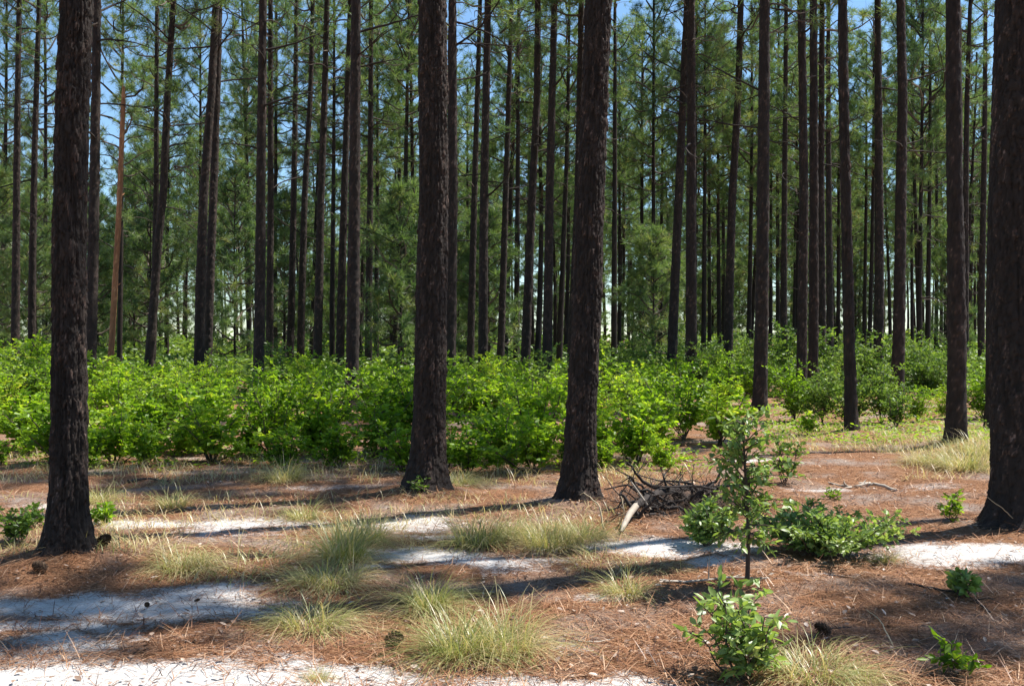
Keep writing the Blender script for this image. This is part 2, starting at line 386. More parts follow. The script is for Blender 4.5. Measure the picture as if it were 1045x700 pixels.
# ------------------------------------------------------------------ pines measured from the photograph
# (control points [(py, px)...] top to bottom, width px at row 250, distance m)
HERO = {
    'left':   dict(c=[(0, 84), (100, 79), (200, 74), (340, 71), (450, 71), (576, 68)], w=32, base=577, seed=3),
    'mid':    dict(c=[(0, 441), (100, 441.5), (200, 442), (300, 440), (400, 438.5), (504, 436)], w=31, base=504, seed=8),
    'centre': dict(c=[(0, 611), (100, 608), (235, 602), (330, 599), (400, 595), (516, 590)], w=28.5, base=516, seed=14),
    'right':  dict(c=[(0, 1041), (235, 1038), (350, 1041), (542, 1042)], w=50, base=542, seed=21)}
MID = [
    ([(0, 22), (345, 15)], 8, 38), ([(0, 41), (340, 33)], 7.5, 39), ([(200, 5), (340, 3)], 5, 58), ([(260, 46), (345, 46)], 5, 58),
    ([(0, 98), (372, 92)], 11, 28),
    ([(0, 161.5), (200, 159), (330, 156)], 6.5, 44), ([(0, 179), (100, 172), (200, 167), (250, 161), (340, 154)], 8.5, 36), ([(200, 172), (355, 170)], 4.5, 62),
    ([(0, 221), (100, 216.5), (200, 209), (365, 203.5)], 9.5, 31), ([(100, 221), (200, 218), (365, 212)], 9, 34), ([(50, 205), (200, 204)], 4.5, 62),
    ([(50, 249), (200, 253), (340, 254)], 5, 58), ([(0, 269.5), (200, 266), (350, 264)], 10.5, 29), ([(60, 277), (200, 277), (355, 275)], 7, 40), ([(80, 282), (365, 281)], 5, 56),
    ([(0, 319), (100, 316.5), (200, 311), (360, 307)], 7, 44), ([(0, 326), (150, 325), (300, 320)], 5, 56), ([(0, 334), (100, 331), (200, 327), (355, 324)], 8.3, 37),
    ([(150, 301), (355, 296)], 7, 46), ([(0, 364.5), (200, 362), (370, 359.5)], 12.5, 25), ([(70, 356), (200, 352), (360, 347)], 8, 38), ([(250, 340), (360, 339)], 5.5, 52),
    ([(110, 378), (200, 377.5), (370, 376)], 7, 42), ([(150, 385), (350, 384)], 5, 56),
    ([(0, 418), (200, 413.5), (355, 409)], 6, 50), ([(100, 420), (340, 424)], 5.5, 54), ([(0, 462), (200, 462), (375, 459)], 11.5, 27),
    ([(0, 498), (200, 494), (370, 493)], 9.3, 33), ([(0, 490), (200, 484), (365, 480)], 7, 43), ([(220, 477), (365, 477)], 4, 70),
    ([(40, 521), (200, 516), (360, 511)], 7, 43), ([(90, 526), (200, 521), (350, 516)], 5.5, 52), ([(230, 528), (350, 527)], 6, 48),
    ([(0, 549), (100, 548), (200, 543), (355, 536.5)], 9, 34), ([(130, 541), (300, 536)], 4, 68), ([(0, 566), (200, 561), (365, 558.5)], 9.5, 32), ([(200, 577), (360, 571)], 6, 50),
    ([(0, 593), (200, 590), (350, 584)], 8.5, 36),
    ([(200, 627), (375, 626.5)], 6, 48), ([(200, 632), (365, 632)], 4, 66), ([(200, 655), (345, 654)], 4.7, 60), ([(110, 667), (340, 667)], 5, 57), ([(250, 675), (345, 674)], 4, 68),
    ([(0, 701), (200, 693), (365, 686)], 9.3, 33), ([(0, 704.5), (200, 705), (400, 706)], 11, 31), ([(0, 711), (130, 709.5), (250, 708)], 5, 56),
    ([(200, 719), (310, 718)], 5, 56), ([(200, 724), (325, 724)], 4, 68), ([(200, 733), (330, 734)], 4.5, 62), ([(200, 738), (330, 739)], 4, 70),
    ([(0, 755), (100, 752.5), (200, 747), (372, 743)], 8.7, 34), ([(200, 766), (350, 764)], 5, 58),
    ([(0, 779.5), (200, 777.5), (418, 775.5)], 12.7, 24.9), ([(200, 787), (350, 786)], 4, 66), ([(200, 794), (345, 794)], 4.5, 62), ([(200, 801), (350, 800.5)], 6.5, 46),
    ([(50, 813), (350, 811)], 4, 64), ([(0, 816), (200, 819.5), (412, 818)], 9.3, 27.2), ([(0, 829), (200, 829), (410, 829.5)], 9.3, 27.8),
    ([(50, 839), (200, 837.5), (395, 838.5)], 7.3, 36), ([(130, 846), (350, 847)], 7, 43), ([(200, 856), (345, 856)], 4, 66),
    ([(0, 860), (100, 861.5), (200, 864.5), (300, 867), (445, 869)], 10.3, 18.15),
    ([(200, 883), (350, 882)], 4, 66), ([(200, 890), (350, 887)], 4.5, 60), ([(130, 896), (350, 896)], 9.5, 34),
    ([(0, 920), (100, 922), (200, 919.5), (350, 916.5)], 11.5, 28), ([(270, 931), (350, 931)], 3.5, 76), ([(150, 940), (350, 939)], 5, 56), ([(100, 948), (360, 947)], 5, 57),
    ([(250, 955), (350, 955)], 4, 70), ([(250, 960), (350, 960)], 3.5, 78), ([(0, 973), (200, 973), (400, 976), (455, 975.5)], 16.5, 16.5),
    ([(0, 990), (100, 987.5), (200, 986.5), (350, 985)], 7, 42), ([(0, 1023), (235, 1017), (438, 1013)], 12.5, 19.5), ([(200, 1003), (345, 1002)], 6.5, 46)]

def ctrl(c, D):
    zs = np.array([H - (py - HZ) / F * D for py, _ in c])[::-1]; xs = np.array([(px - CX) / F * D for _, px in c])[::-1]
    return zs, xs

def axis_curve(zc, xc, zs, ht):
    x = np.interp(zs, zc, xc)
    sl = (xc[1] - xc[0]) / max(.1, zc[1] - zc[0]); x = np.where(zs < zc[0], xc[0] + (zs - zc[0]) * sl, x)
    sl = (xc[-1] - xc[-2]) / max(.1, zc[-1] - zc[-2]); k = 6.0
    x = np.where(zs > zc[-1], xc[-1] + sl * k * (1 - np.exp(-(zs - zc[-1]) / k)), x)
    # smooth the kinks
    if len(zs) > 9:
        w = max(3, int(.8 / max(.01, zs[len(zs) // 4 + 1] - zs[len(zs) // 4])) | 1); w = min(w, 61)
        pad = np.concatenate([np.full(w // 2, x[0]), x, np.full(w // 2, x[-1])]); 
        xs_ = np.convolve(pad, np.ones(w) / w, 'valid'); e = np.clip(np.minimum(np.arange(len(x)), len(x) - 1 - np.arange(len(x))) / w, 0, 1)
        x = x * (1 - e) + xs_ * e
    return x

def limb_mesh(seed):
    rng = np.random.default_rng(seed); mb = MB(); L = rng.uniform(1.0, 2.3); t = np.linspace(0, 1, 10)
    up = rng.uniform(-.25, .55)
    pts = np.stack([L * t, .18 * L * np.sin(t * 3 + seed) - .18 * L * math.sin(seed), up * L * t + rng.uniform(-.35, .35) * L * t ** 2], -1) + rng.normal(0, .02, (10, 3)) * t[:, None]
    tube(mb, pts, .028 * (1 - .8 * t) + .004, 6, 0, .3, .1)
    for k in range(5):
        u = rng.uniform(.3, .95); b = np.array([np.interp(u, t, pts[:, c]) for c in range(3)]); e = b + norm(ring_dirs(1, rng)[0] + np.array([.6, 0, .2])) * rng.uniform(.2, .6)
        tube(mb, [b, (b + e) / 2 + rng.normal(0, .03, 3), e], np.array([.012, .009, .003]), 4, 0, .3)
    return mb.mesh('dead_limb', [BARKF])
LIMBS = [limb_mesh(70 + k) for k in range(8)]
def build_pine(c, w, D, label, ht, cb, crown, seed, near=0, group=None):
    zc, xc = ctrl(c, D)
    r0 = w * D / F / 2 * (.93 if near == 2 else .96)
    if near == 2:
        zs = np.concatenate([np.arange(-.25, 5.2, .0125), np.arange(5.2, ht - .2, .25)]); seg = 120; depth, cw, ch = .026, .042, .115
    elif near == 1:
        top = H + HZ / F * D + .5
        zs = np.concatenate([np.arange(-.25, min(top, ht - 2), .045), np.arange(min(top, ht - 2), ht - .2, .4)]); seg = 30; depth, cw, ch = .028, .07, .12
    else:
        zs = np.concatenate([np.arange(-.25, .6, .1), np.arange(.6, ht - .2, .18)]); seg = 14; depth, cw, ch = .02, .12, .2
    x = axis_curve(zc, xc, zs, ht)
    bx = float(np.interp(0, zs, x)); by = D
    rng = np.random.default_rng(seed)
    y = .12 * np.sin(zs / 5 + seed) * np.clip(zs / 3, 0, 1)
    rad = r0 * np.clip(1.10 - .80 * zs / ht, .12, 1.2)
    z0 = float(gz(bx, by)) - (.05 if near == 2 else 0)
    root = thing('pine_tree', label, 'pine tree', (bx, by, z0), 0, 1, group)
    link('trunk', trunk_mesh(x - bx, y, zs, rad, seg, depth, cw, ch, seed, [BARK if near else BARKF], flare=.72 if near == 2 else .34), root)
    cr = (THIN if near == 2 or 36 < D < 50 else CROWNS)[crown % len(CROWNS)]
    hh = [9.5, 10.5, 8.5, 11, 9, 10][crown % len(CROWNS)]
    cx_ = float(np.interp(cb + 1.5, zs, x)) - bx; cy_ = float(np.interp(cb + 1.5, zs, y))
    k = (ht - cb) / hh
    link('crown', cr, root, (cx_, cy_, cb), (0, 0, seed * 1.7), (.52, .52, k) if near == 2 else (.8, .8, k) if D < 36 else (1, 1, k))
    if 24 < D < 60:
        for q_ in range(int(rng.integers(3, 8))):
            z = rng.uniform(max(5.5, cb - 6), cb + .5)
            lo = link('dead_limb', LIMBS[int(rng.integers(8))], root, (float(np.interp(z, zs, x)) - bx, float(np.interp(z, zs, y)), z), (0, 0, rng.random() * 6.28))
            k_ = rng.uniform(.6, 1.1); lo.scale = (k_, k_, k_)
    return root

ORD = ['zeroth', 'first', 'second', 'third', 'fourth', 'fifth', 'sixth', 'seventh', 'eighth', 'ninth', 'tenth', 'eleventh', 'twelfth', 'thirteenth', 'fourteenth', 'fifteenth']
def ordn(k, side, mark):
    return f'{ORD[k]} {side} of {mark}' if k > 1 else f'next {side} of {mark}'

PX = lambda c: float(np.interp(250, [p for p, _ in c], [x for _, x in c]))
MARKS = [(PX(HERO['left']['c']), 'the big left trunk'), (118, 'the orange snag'), (PX(HERO['mid']['c']), 'the big second trunk'), (PX(HERO['centre']['c']), 'the big third trunk'),
         (777.5, 'the slim pine rooted behind the oak sapling'), (865.5, 'the curved pine at the clearing edge'), (973.5, 'the sturdy pine past the clearing'), (1060, 'the right frame edge')]
SPECIAL = {(0, 779.5): 'sturdy straight pine rooted in green shrubs behind the small oak sapling',
           (0, 860): 'slim gently curved pine rooted at the back edge of the clearing',
           (0, 973): 'sturdy pine with sunlit flecked edge rooted past the clearing on the right',
           (0, 1023): 'dark pine half hidden behind the massive trunk at right frame edge',
           (0, 364.5): 'thickest pine standing behind the thicket between the orange snag and second trunk',
           (0, 816): 'left trunk of the close pair of pines rising right of mid clearing',
           (0, 829): 'right trunk of the close pair of pines rising right of mid clearing'}
order = sorted(range(len(MID)), key=lambda k: PX(MID[k][0]))
lab = {}
def desc(w): return 'sturdy dark pine' if w >= 9 else 'slender dark pine' if w >= 6 else 'thin distant pine'
segs = {}
for k in order:
    x = PX(MID[k][0]); g = sum(1 for mx_, _ in MARKS if mx_ < x); segs.setdefault(g, []).append(k)
for g, ks in segs.items():
    ks = [k for k in ks if MID[k][0][0] not in SPECIAL]
    n = len(ks)
    for r, k in enumerate(ks):
        w = MID[k][1]
        if g == 0 or (g < len(MARKS) and r >= n / 2): s = ordn(n - r, 'trunk left', MARKS[g][1])
        else: s = ordn(r + 1, 'trunk right', MARKS[g - 1][1])
        lab[k] = f'{desc(w)}, {s}'
for k in range(len(MID)):
    if MID[k][0][0] in SPECIAL: lab[k] = SPECIAL[MID[k][0][0]]

hl = {'left': 'thick dark pine trunk with flared base nearest the left edge of the photo', 'mid': 'thick pine trunk with sunlit bark strip, left of the two big central trunks',
      'centre': 'thick reddish leaning pine trunk beside the dead branch pile', 'right': 'massive dark pine trunk cut off by the right edge of the photo'}
for q_, (nm, h) in enumerate(HERO.items()):
    D = H * F / (h['base'] - HZ)
    build_pine(h['c'], h['w'], D, hl[nm], 20 + q_ * .7, 8.3 if nm == 'right' else 10.8 + q_ * .5, q_, h['seed'], 2, 'big foreground pines')
for k, (c, w, D) in enumerate(MID):
    near = 1 if D < 48 else 0
    ht = R.uniform(18.5, 22.5); cb = R.uniform(11.8, 13.5) if D < 36 else R.uniform(10.2, 12.0) if D < 50 else R.uniform(8.5, 10.5)
    build_pine(c, w, D, lab[k], ht, cb, int(R.integers(6)), 40 + k, near, 'pines standing behind the thicket')

# ------------------------------------------------------------------ the rest of the stand, farther back: copies of six prototypes
def proto_pine(k):
    rng = np.random.default_rng(900 + k); ht = [20, 21, 19, 22, 18.5, 20.5][k]; cb = [8.2, 10.2, 9.0, 10.4, 8.0, 9.4][k]
    zs = np.concatenate([np.arange(-.3, .6, .15), np.arange(.6, ht - .2, .4)])
    x = .25 * np.sin(zs / 6 + k) - .25 * math.sin(k); y = .2 * np.sin(zs / 7 + 2 * k) - .2 * math.sin(2 * k)
    root = thing('pine_tree', 'x', 'pine tree', (0, 0, 0))
    link('trunk', trunk_mesh(x, y, zs, .14 * np.clip(1.08 - .8 * zs / ht, .1, 1.2), 10, .02, .14, .25, k, [BARKF], flare=.4), root)
    hh = [9.5, 10.5, 8.5, 11, 9, 10][k]
    link('crown', CROWNS[k], root, (float(np.interp(cb + 2, zs, x)), float(np.interp(cb + 2, zs, y)), cb), None, (1, 1, (ht - cb) / hh))
    return root
def proto_young(k):
    hh = [6.2, 7.5, 5.0][k]; ht = hh + .9
    root = thing('young_pine', 'x', 'young pine', (0, 0, 0))
    zs = np.arange(-.2, ht, .2)
    link('trunk', trunk_mesh(zs * 0, zs * 0, zs, .055 * np.clip(1.05 - zs / ht, .1, 1.1), 8, .01, .08, .15, k, [BARKF], flare=.3), root)
    link('crown', YOUNG[k], root, (0, 0, .9))
    return root
used = set()
def place(proto, loc, rz, sc, label, group):
    if proto.name not in used:
        used.add(proto.name); r = proto
    else:
        r = proto.copy(); COL.objects.link(r)
        for ch in proto.children:
            c = ch.copy(); COL.objects.link(c); c.parent = r
    r.location = loc; r.rotation_euler = (0, 0, rz); r.scale = sc
    tag(r, label, None, group)
    return r
GAPS = [(-1e9, 72, 'left of the big left trunk'), (72, 265, 'between the big left trunk and the orange snag\'s right neighbours'), (265, 440, 'just left of the big second trunk'),
        (440, 601, 'between the two big central trunks'), (601, 777, 'right of the big third trunk'), (777, 866, 'around the close pair of pines'),
        (866, 973, 'left of the sturdy pine past the clearing'), (973, 1e9, 'beside the massive right edge trunk')]
GAPS[1] = (72, 265, 'around and right of the orange snag')
gap = lambda px: next(t for a, b, t in GAPS if a <= px < b)
PP = [proto_pine(k) for k in range(6)]; YP = [proto_young(k) for k in range(3)]
taken = [((PX(c) - CX) / F * D, D) for c, w, D in MID]
cnt = 0; tries = 0
while cnt < 192 and tries < 9000:
    tries += 1
    D = math.sqrt(R.uniform(54 ** 2, 150 ** 2)); px = R.uniform(-40, 1090); x = (px - CX) / F * D
    if any((x - a) ** 2 + (D - b) ** 2 < 2.6 ** 2 for a, b in taken): continue
    taken.append((x, D)); s = R.uniform(.85, 1.1)
    band = 'thin pine of the distant stand' if D < 85 else 'faint farthest pine of the distant stand'
    place(PP[int(R.integers(6))], (x, D, float(gz(x, D))), R.uniform(0, 6.28), (s, s, R.uniform(.78, 1.05)), f'{band}, {gap(px)}', f'{"distant" if D < 85 else "farthest"} pines {gap(px)}')
    cnt += 1
cnt = 0; tries = 0; young_list = []
while cnt < 44 and tries < 4000:
    tries += 1
    D = R.uniform(38, 110); px = R.uniform(-30, 1075); x = (px - CX) / F * D
    if px > 690 and R.random() < .72: continue
    if px > 480 and R.random() < .35: continue
    if any((x - a) ** 2 + (D - b) ** 2 < 2.0 ** 2 for a, b in taken): continue
    taken.append((x, D)); s = R.uniform(.75, 1.3)
    place(YP[int(R.integers(3))], (x, D, float(gz(x, D))), R.uniform(0, 6.28), (s, s, s * R.uniform(.9, 1.15)), f'bushy young pine low among the distant trunks, {gap(px)}', f'young pines {gap(px)}')
    cnt += 1
cnt = 0; tries = 0
while cnt < 34 and tries < 4000:
    tries += 1
    D = R.uniform(95, 160); px = R.uniform(-20, 1060); x = (px - CX) / F * D
    if px < 450 and R.random() < .5: continue
    if any((x - a) ** 2 + (D - b) ** 2 < 2.5 ** 2 for a, b in taken): continue
    taken.append((x, D)); s = R.uniform(1.3, 1.75)
    place(YP[int(R.integers(3))], (x, D, 0), R.uniform(0, 6.28), (s * 1.25, s * 1.25, s), f'bushy half-grown pine far behind, {gap(px)}', f'half-grown pines {gap(px)}')
    cnt += 1
# the stand goes on outside the frame; these trees throw the dappled shade on the clearing
for (x, y, k, s) in [(11.0, 10.15, 1, .6), (6.15, 10.6, 3, .85)]:
    place(PP[k], (x, y, 0), x * 3, (s, s, .82 if k == 1 else 1), 'tall pine just outside the right side of the photo, shading the clearing', 'pines outside the frame')

# ... and behind and beside the camera, closing off much of the sky the clearing would otherwise see
for k, (x, y) in enumerate([(-7.5, 3), (-10, 8.5), (-6, -2), (-2.5, -3.5), (2.0, -2.5), (6, -4), (-9.5, -5), (-4.5, -8), (.5, -8.5), (5, -9.5), (10, -7), (-13, 1.5), (-12.5, 12.5), (-8, -11.5), (-1.5, -13), (9, -13)]):
    s = .9 + .1 * (k % 3)
    place(PP[k % 6], (x, y, 0), k * 1.1, (s, s, s), 'tall pine standing behind or left of the viewer, outside the photo', 'pines behind the viewer')

build_pine([(0, 126), (120, 124), (375, 122)], 5, 50, 'thin distant pine standing directly behind the orange snag', 19, 9.0, 5, 163, 0, 'pines standing behind the thicket')

# orange snag
D = 30.0; zs = np.arange(-.2, 8.65, .06); c = [(88, 127), (230, 121), (373, 112.5)]
zc, xc = ctrl(c, D); x = axis_curve(zc, xc, zs, 9); bx = float(np.interp(0, zs, x))
rad = .082 * (1 - .28 * zs / 8.7); rad[-9:] *= np.linspace(1, .3, 9)
root = thing('dead_snag', 'bare orange-brown dead pine snag with broken pointed top, leaning behind the shrubs', 'dead tree', (bx, D, 0))
link('trunk', trunk_mesh(x - bx, zs * 0, zs, rad, 16, .012, .05, .6, 5, [SNAG], flare=.3), root)
mb = MB()
for k in range(7):
    a_ = k * .9; q0 = np.array([x[-6] - bx + .035 * math.cos(a_), .035 * math.sin(a_), zs[-6]]); tube(mb, [q0, q0 + [0, 0, .15], q0 + [.01, 0, .15 + .22 * ((k * 5) % 7) / 7 + .1]], np.array([.022, .015, .003]), 5, 0, .2 + .08 * k, .2)
for z, a_, L in [(3.1, .3, .16), (4.4, 2.8, .12), (5.6, 1.2, .2), (6.6, 3.6, .14), (7.4, .1, .1)]:
    sb = MB(); q0 = np.array([float(np.interp(z, zs, x)) - bx, 0, z]); tube(sb, [q0, q0 + np.array([math.cos(a_), math.sin(a_), .3]) * L * .6, q0 + np.array([math.cos(a_), math.sin(a_), .5]) * L], np.array([.022, .016, .008]), 6, 0, .4, .15)
    link('branch_stub', sb.mesh('branch_stub', [SNAG]), root)
link('splintered_top', mb.mesh('splintered_top', [SNAG]), root)

# ------------------------------------------------------------------ shrubs
def shrub_parts(seed, h, w, nstem=7, ntwig=11, nleaf=10, ll=.082, lw=.042, stemr=.009, lowest=.20):
    rng = np.random.default_rng(seed); st = MB(); fo = MB()
    P, Dr, U = [], [], []
    for s in range(nstem):
        az = s / nstem * 6.28 + rng.random(); lean = rng.uniform(.1, 1.0) * w / 2; hs = h * rng.uniform(.5, 1.0)
        t = np.linspace(0, 1, 7)
        pts = np.stack([np.cos(az) * lean * t ** .9 + .03 * np.sin(t * 6 + az), np.sin(az) * lean * t ** .9 + .03 * np.cos(t * 5 + az), hs * t ** .95], -1)
        tube(st, pts, stemr * (1 - .75 * t) + .0015, 5, 0, rng.random())
        for k in range(ntwig):
            u = lowest + (1 - lowest) * (k + rng.random()) / ntwig
            b = np.array([np.interp(u, t, pts[:, c]) for c in range(3)])
            a2 = rng.random() * 6.28; el = rng.uniform(-.1, .9)
            d = np.array([math.cos(a2) * math.cos(el), math.sin(a2) * math.cos(el), math.sin(el)])
            ln = h * rng.uniform(.12, .36) * (1.15 - .4 * u)
            e = b + d * ln; e[2] -= .1 * ln
            tube(st, [b, (b + e) / 2 + np.array([0, 0, .04 * ln]), e], np.array([.004, .003, .0015]), 3, 0, .5)
            n = nleaf
            q = np.linspace(.2, 1, n)[:, None]
            pos = b + (e - b) * q
            sd = norm(np.cross(d, np.array([0, 0, 1.]))[None] * np.where(np.arange(n) % 2, 1, -1)[:, None] + d * .6 + ring_dirs(n, rng) * .8 + np.array([0, 0, -.15]))
            sd[-1] = d
            P.append(pos); Dr.append(sd); U.append(norm(np.array([0, 0, .8]) + ring_dirs(n, rng) * 1.1))
    P = np.concatenate(P); n = len(P)
    tw = np.repeat(rng.normal(.5, .14, n // nleaf), nleaf)
    leaves(fo, P, np.concatenate(Dr), np.concatenate(U), ll * rng.uniform(.6, 1.2, n), lw * rng.uniform(.7, 1.15, n), np.clip(tw + rng.normal(0, .14, n), 0, 1))
    return st, fo

def proto_shrub(seed, h, w, m, name='shrub', cat='shrub', **kw):
    st, fo = shrub_parts(seed, h, w, **kw)
    root = thing(name, 'x', cat, (0, 0, 0))
    link('stem', st.mesh('stem', [TWIG]), root); link('foliage', fo.mesh('foliage', [m], smooth=True), root)
    return root
LOW = [proto_shrub(300 + k, h, w, SHRUB, nstem=8, ntwig=17, nleaf=10) for k, (h, w) in enumerate([(.90, 1.25), (.8, 1.45), (1.0, 1.2), (.72, 1.35)])]
TALL = [proto_shrub(310 + k, h, w, SHRUB, nstem=11, ntwig=19, nleaf=11) for k, (h, w) in enumerate([(1.3, 1.6), (1.42, 1.5), (1.2, 1.8), (1.36, 1.4)])]
DULL = [proto_shrub(320 + k, h, w, SHRUBD, nstem=10, ntwig=17, nleaf=11, ll=.09, lw=.046) for k, (h, w) in enumerate([(1.7, 1.5), (1.45, 1.7), (1.95, 1.3)])]

rows = [  # name, base row py, px start, px end, spacing px, protos, scale range
    ('front-row', 473, -10, 710, 33, LOW, (.45, 1.1)),
    ('second-row', 458, -25, 745, 58, LOW + TALL[:1], (.9, 1.15)),
    ('third-row', 443, 5, 760, 54, TALL, (.6, 1.0)),
    ('fourth-row', 430, -20, 770, 50, TALL + DULL[:1], (.6, .98)),
    ('fifth-row', 415, 0, 800, 46, TALL + DULL[:2], (.62, 1.0)),
    ('back-row', 401, -12, 800, 46, TALL + DULL, (.65, 1.0)),
    ('clearing-edge', 428, 800, 1060, 34, DULL[:2] + TALL[:2], (.45, .85)),
    ('tall back', 404, 690, 1070, 36, DULL, (.62, .98)),
    ('farthest', 391, 640, 1070, 44, DULL, (.7, 1.05)),
    ('extra tall', 408, -20, 60, 34, TALL, (1.25, 1.4)), ('extra tall mid', 399, 630, 720, 34, DULL, (1.0, 1.2)), ('extra tall right', 402, 800, 960, 44, DULL, (1.0, 1.25))]
SM = [(72, 'the big left trunk'), (438, 'the big second trunk'), (597, 'the big third trunk'), (776, 'the slim pine behind the oak sapling'), (869, 'the curved pine at the clearing'), (975, 'the sturdy pine past the clearing')]
for (nm, py, a, b, sp, protos, (s0, s1)) in rows:
    items = []
    x = a
    while x < b:
        px = x + R.uniform(-.3, .3) * sp; pyy = py + R.uniform(-.3, .3) * (py - 385) * .35
        items.append((px, pyy)); x += sp
    items.sort()
    grp = {}
    for it in items: grp.setdefault(sum(1 for mx_, _ in SM if mx_ < it[0]), []).append(it)
    for g, its in grp.items():
        n = len(its)
        for r, (px, pyy) in enumerate(its):
            if g == 0 or (g < len(SM) and r >= n / 2): w_ = ordn(n - r, 'left', SM[g][1])
            else: w_ = ordn(r + 1, 'right', SM[g - 1][1])
            wx, wy = at(px, pyy)
            if any((wx - tx) ** 2 + (wy - ty) ** 2 < .35 for tx, ty in TREES_NEAR): wy += .7
            s = R.uniform(s0, s1); pr = protos[int(R.integers(len(protos)))]
            kind = 'dull green' if pr in DULL else 'bright green'
            place(pr, (wx, wy, float(gz(wx, wy)) - .02), R.uniform(0, 6.28), (s * R.uniform(.95, 1.2), s * R.uniform(.95, 1.2), s), f'{kind} {nm} shrub, {w_}', 'leafy shrubs of the thicket')

# ------------------------------------------------------------------ near plants
def plant(name, label, cat, px, py, h, w, m, seed, rz=0, group=None, **kw):
    st, fo = shrub_parts(seed, h, w, **kw)
    x, y = at(px, py)
    root = thing(name, label, cat, (x, y, float(gz(x, y)) - .01), rz, 1, group)
    link('stem', st.mesh('stem', [TWIG]), root); link('foliage', fo.mesh('foliage', [m]), root)
    return root
plant('bush', 'leafy bush with glossy pale green leaves in the foreground below the oak sapling', 'bush', 757, 692, .46, .56, OAK, 401, nstem=12, ntwig=8, nleaf=7, ll=.07, lw=.03, stemr=.005, lowest=.25)
plant('bush', 'wide low mound of bright green leaves right of the oak sapling', 'bush', 838, 570, .36, 1.35, OAK, 402, nstem=40, ntwig=13, nleaf=9, ll=.052, lw=.024, stemr=.005, lowest=.2)
plant('bush', 'small green bush between the dead branch pile and the oak sapling', 'bush', 722, 560, .38, .45, OAK, 403, nstem=14, ntwig=12, nleaf=8, ll=.06, lw=.026, stemr=.005, lowest=.2)
plant('oak_seedling', 'small dark green oak seedling on straw below the massive right trunk', 'seedling', 983, 612, .22, .22, OAK, 404, nstem=4, ntwig=5, nleaf=6, ll=.07, lw=.04, stemr=.004, lowest=.3)
plant('seedling', 'yellowish green leafy seedling at the bottom right corner', 'seedling', 976, 690, .20, .22, SHRUB, 405, nstem=5, ntwig=4, nleaf=6, ll=.058, lw=.024, stemr=.004, lowest=.35)
plant('weed', 'pale green weed in the sunny straw left of the massive right trunk', 'weed', 974, 534, .26, .34, SHRUB, 406, nstem=6, ntwig=6, nleaf=7, ll=.05, lw=.02, stemr=.003)
plant('weed', 'small bright green weed just right of the big left trunk base', 'weed', 104, 537, .22, .28, SHRUB, 407, nstem=6, ntwig=5, nleaf=7, ll=.065, lw=.028, stemr=.003)
plant('weed', 'dark green weed clump at left edge beside the big left trunk', 'weed', 16, 556, .30, .42, SHRUBD, 408, nstem=8, ntwig=7, nleaf=7, ll=.06, lw=.025, stemr=.004)
plant('weed', 'leafy weed standing right of the clump at the left edge', 'weed', 34, 540, .22, .3, SHRUBD, 409, nstem=6, ntwig=5, nleaf=7, ll=.055, lw=.022, stemr=.003)
plant('bush', 'small dark bush in front of the curved clearing-edge pine', 'bush', 915, 437, .75, .6, SHRUBD, 410, nstem=7, ntwig=9, nleaf=9, ll=.08, lw=.038)
plant('weed', 'small light green weed left of the curved clearing-edge pine base', 'weed', 823, 446, .42, .4, SHRUB, 411, nstem=6, ntwig=7, nleaf=8, ll=.075, lw=.035, stemr=.004)
plant('bush', 'small leafy bush at the clearing edge just right behind the oak sapling', 'bush', 800, 492, .62, .42, SHRUBD, 412, nstem=5, ntwig=9, nleaf=8, ll=.065, lw=.032, stemr=.006)
plant('weed', 'low green sprig beside the white stick in the clearing', 'weed', 850, 508, .14, .3, SHRUB, 413, nstem=5, ntwig=4, nleaf=6, ll=.04, lw=.016, stemr=.003)
plant('weed', 'grey-green weed at the foot of the big second trunk', 'weed', 428, 508, .20, .22, SHRUBD, 414, nstem=5, ntwig=5, nleaf=6, ll=.04, lw=.018, stemr=.003)

# oak sapling
rng = np.random.default_rng(77); st = MB(); fo = MB()
x0, y0 = at(763, 598); hs = 1.12
t = np.linspace(0, 1, 12); main = np.stack([.012 * np.sin(t * 5) - .02 * t, .01 * np.cos(t * 4), hs * t - .03], -1)
tube(st, main, .015 * (1 - .75 * t) + .002, 8, 0, .3)
P, Dr, U = [], [], []
for k in range(74):
    u = .26 + .72 * (k + rng.random()) / 74
    b = np.array([np.interp(u, t, main[:, c]) for c in range(3)])
    az = k * 2.4 + rng.random(); el = rng.uniform(-.35, .75)
    ln = rng.uniform(.16, .38) * (1.0 if u < .55 else 1.15 - .9 * (u - .55) / .45 * .75)
    if .5 < u < .62: ln *= .7
    d = np.array([math.cos(az) * math.cos(el), math.sin(az) * math.cos(el), math.sin(el)]); e = b + d * ln
    tube(st, [b, (b + e) / 2 + np.array([0, 0, .02]), e], np.array([.005, .0035, .0015]), 4, 0, .4)
    n = 15; q = np.linspace(.25, 1, n)[:, None]
    P.append(b + (e - b) * q + ring_dirs(n, rng) * .015); Dr.append(norm(ring_dirs(n, rng) + d * .8)); U.append(norm(np.array([0, 0, 1.]) + ring_dirs(n, rng) * .7))
P = np.concatenate(P); n = len(P)
leaves(fo, P, np.concatenate(Dr), np.concatenate(U), .06 * rng.uniform(.6, 1.2, n), .030 * rng.uniform(.7, 1.2, n), np.clip(rng.normal(.42, .2, n), 0, 1))
root = thing('oak_sapling', 'slim oak sapling with grey-green leaves standing in the clearing on the right', 'sapling', (x0, y0, float(gz(x0, y0))))
link('stem', st.mesh('stem', [TWIG]), root); link('foliage', fo.mesh('foliage', [OAK]), root)

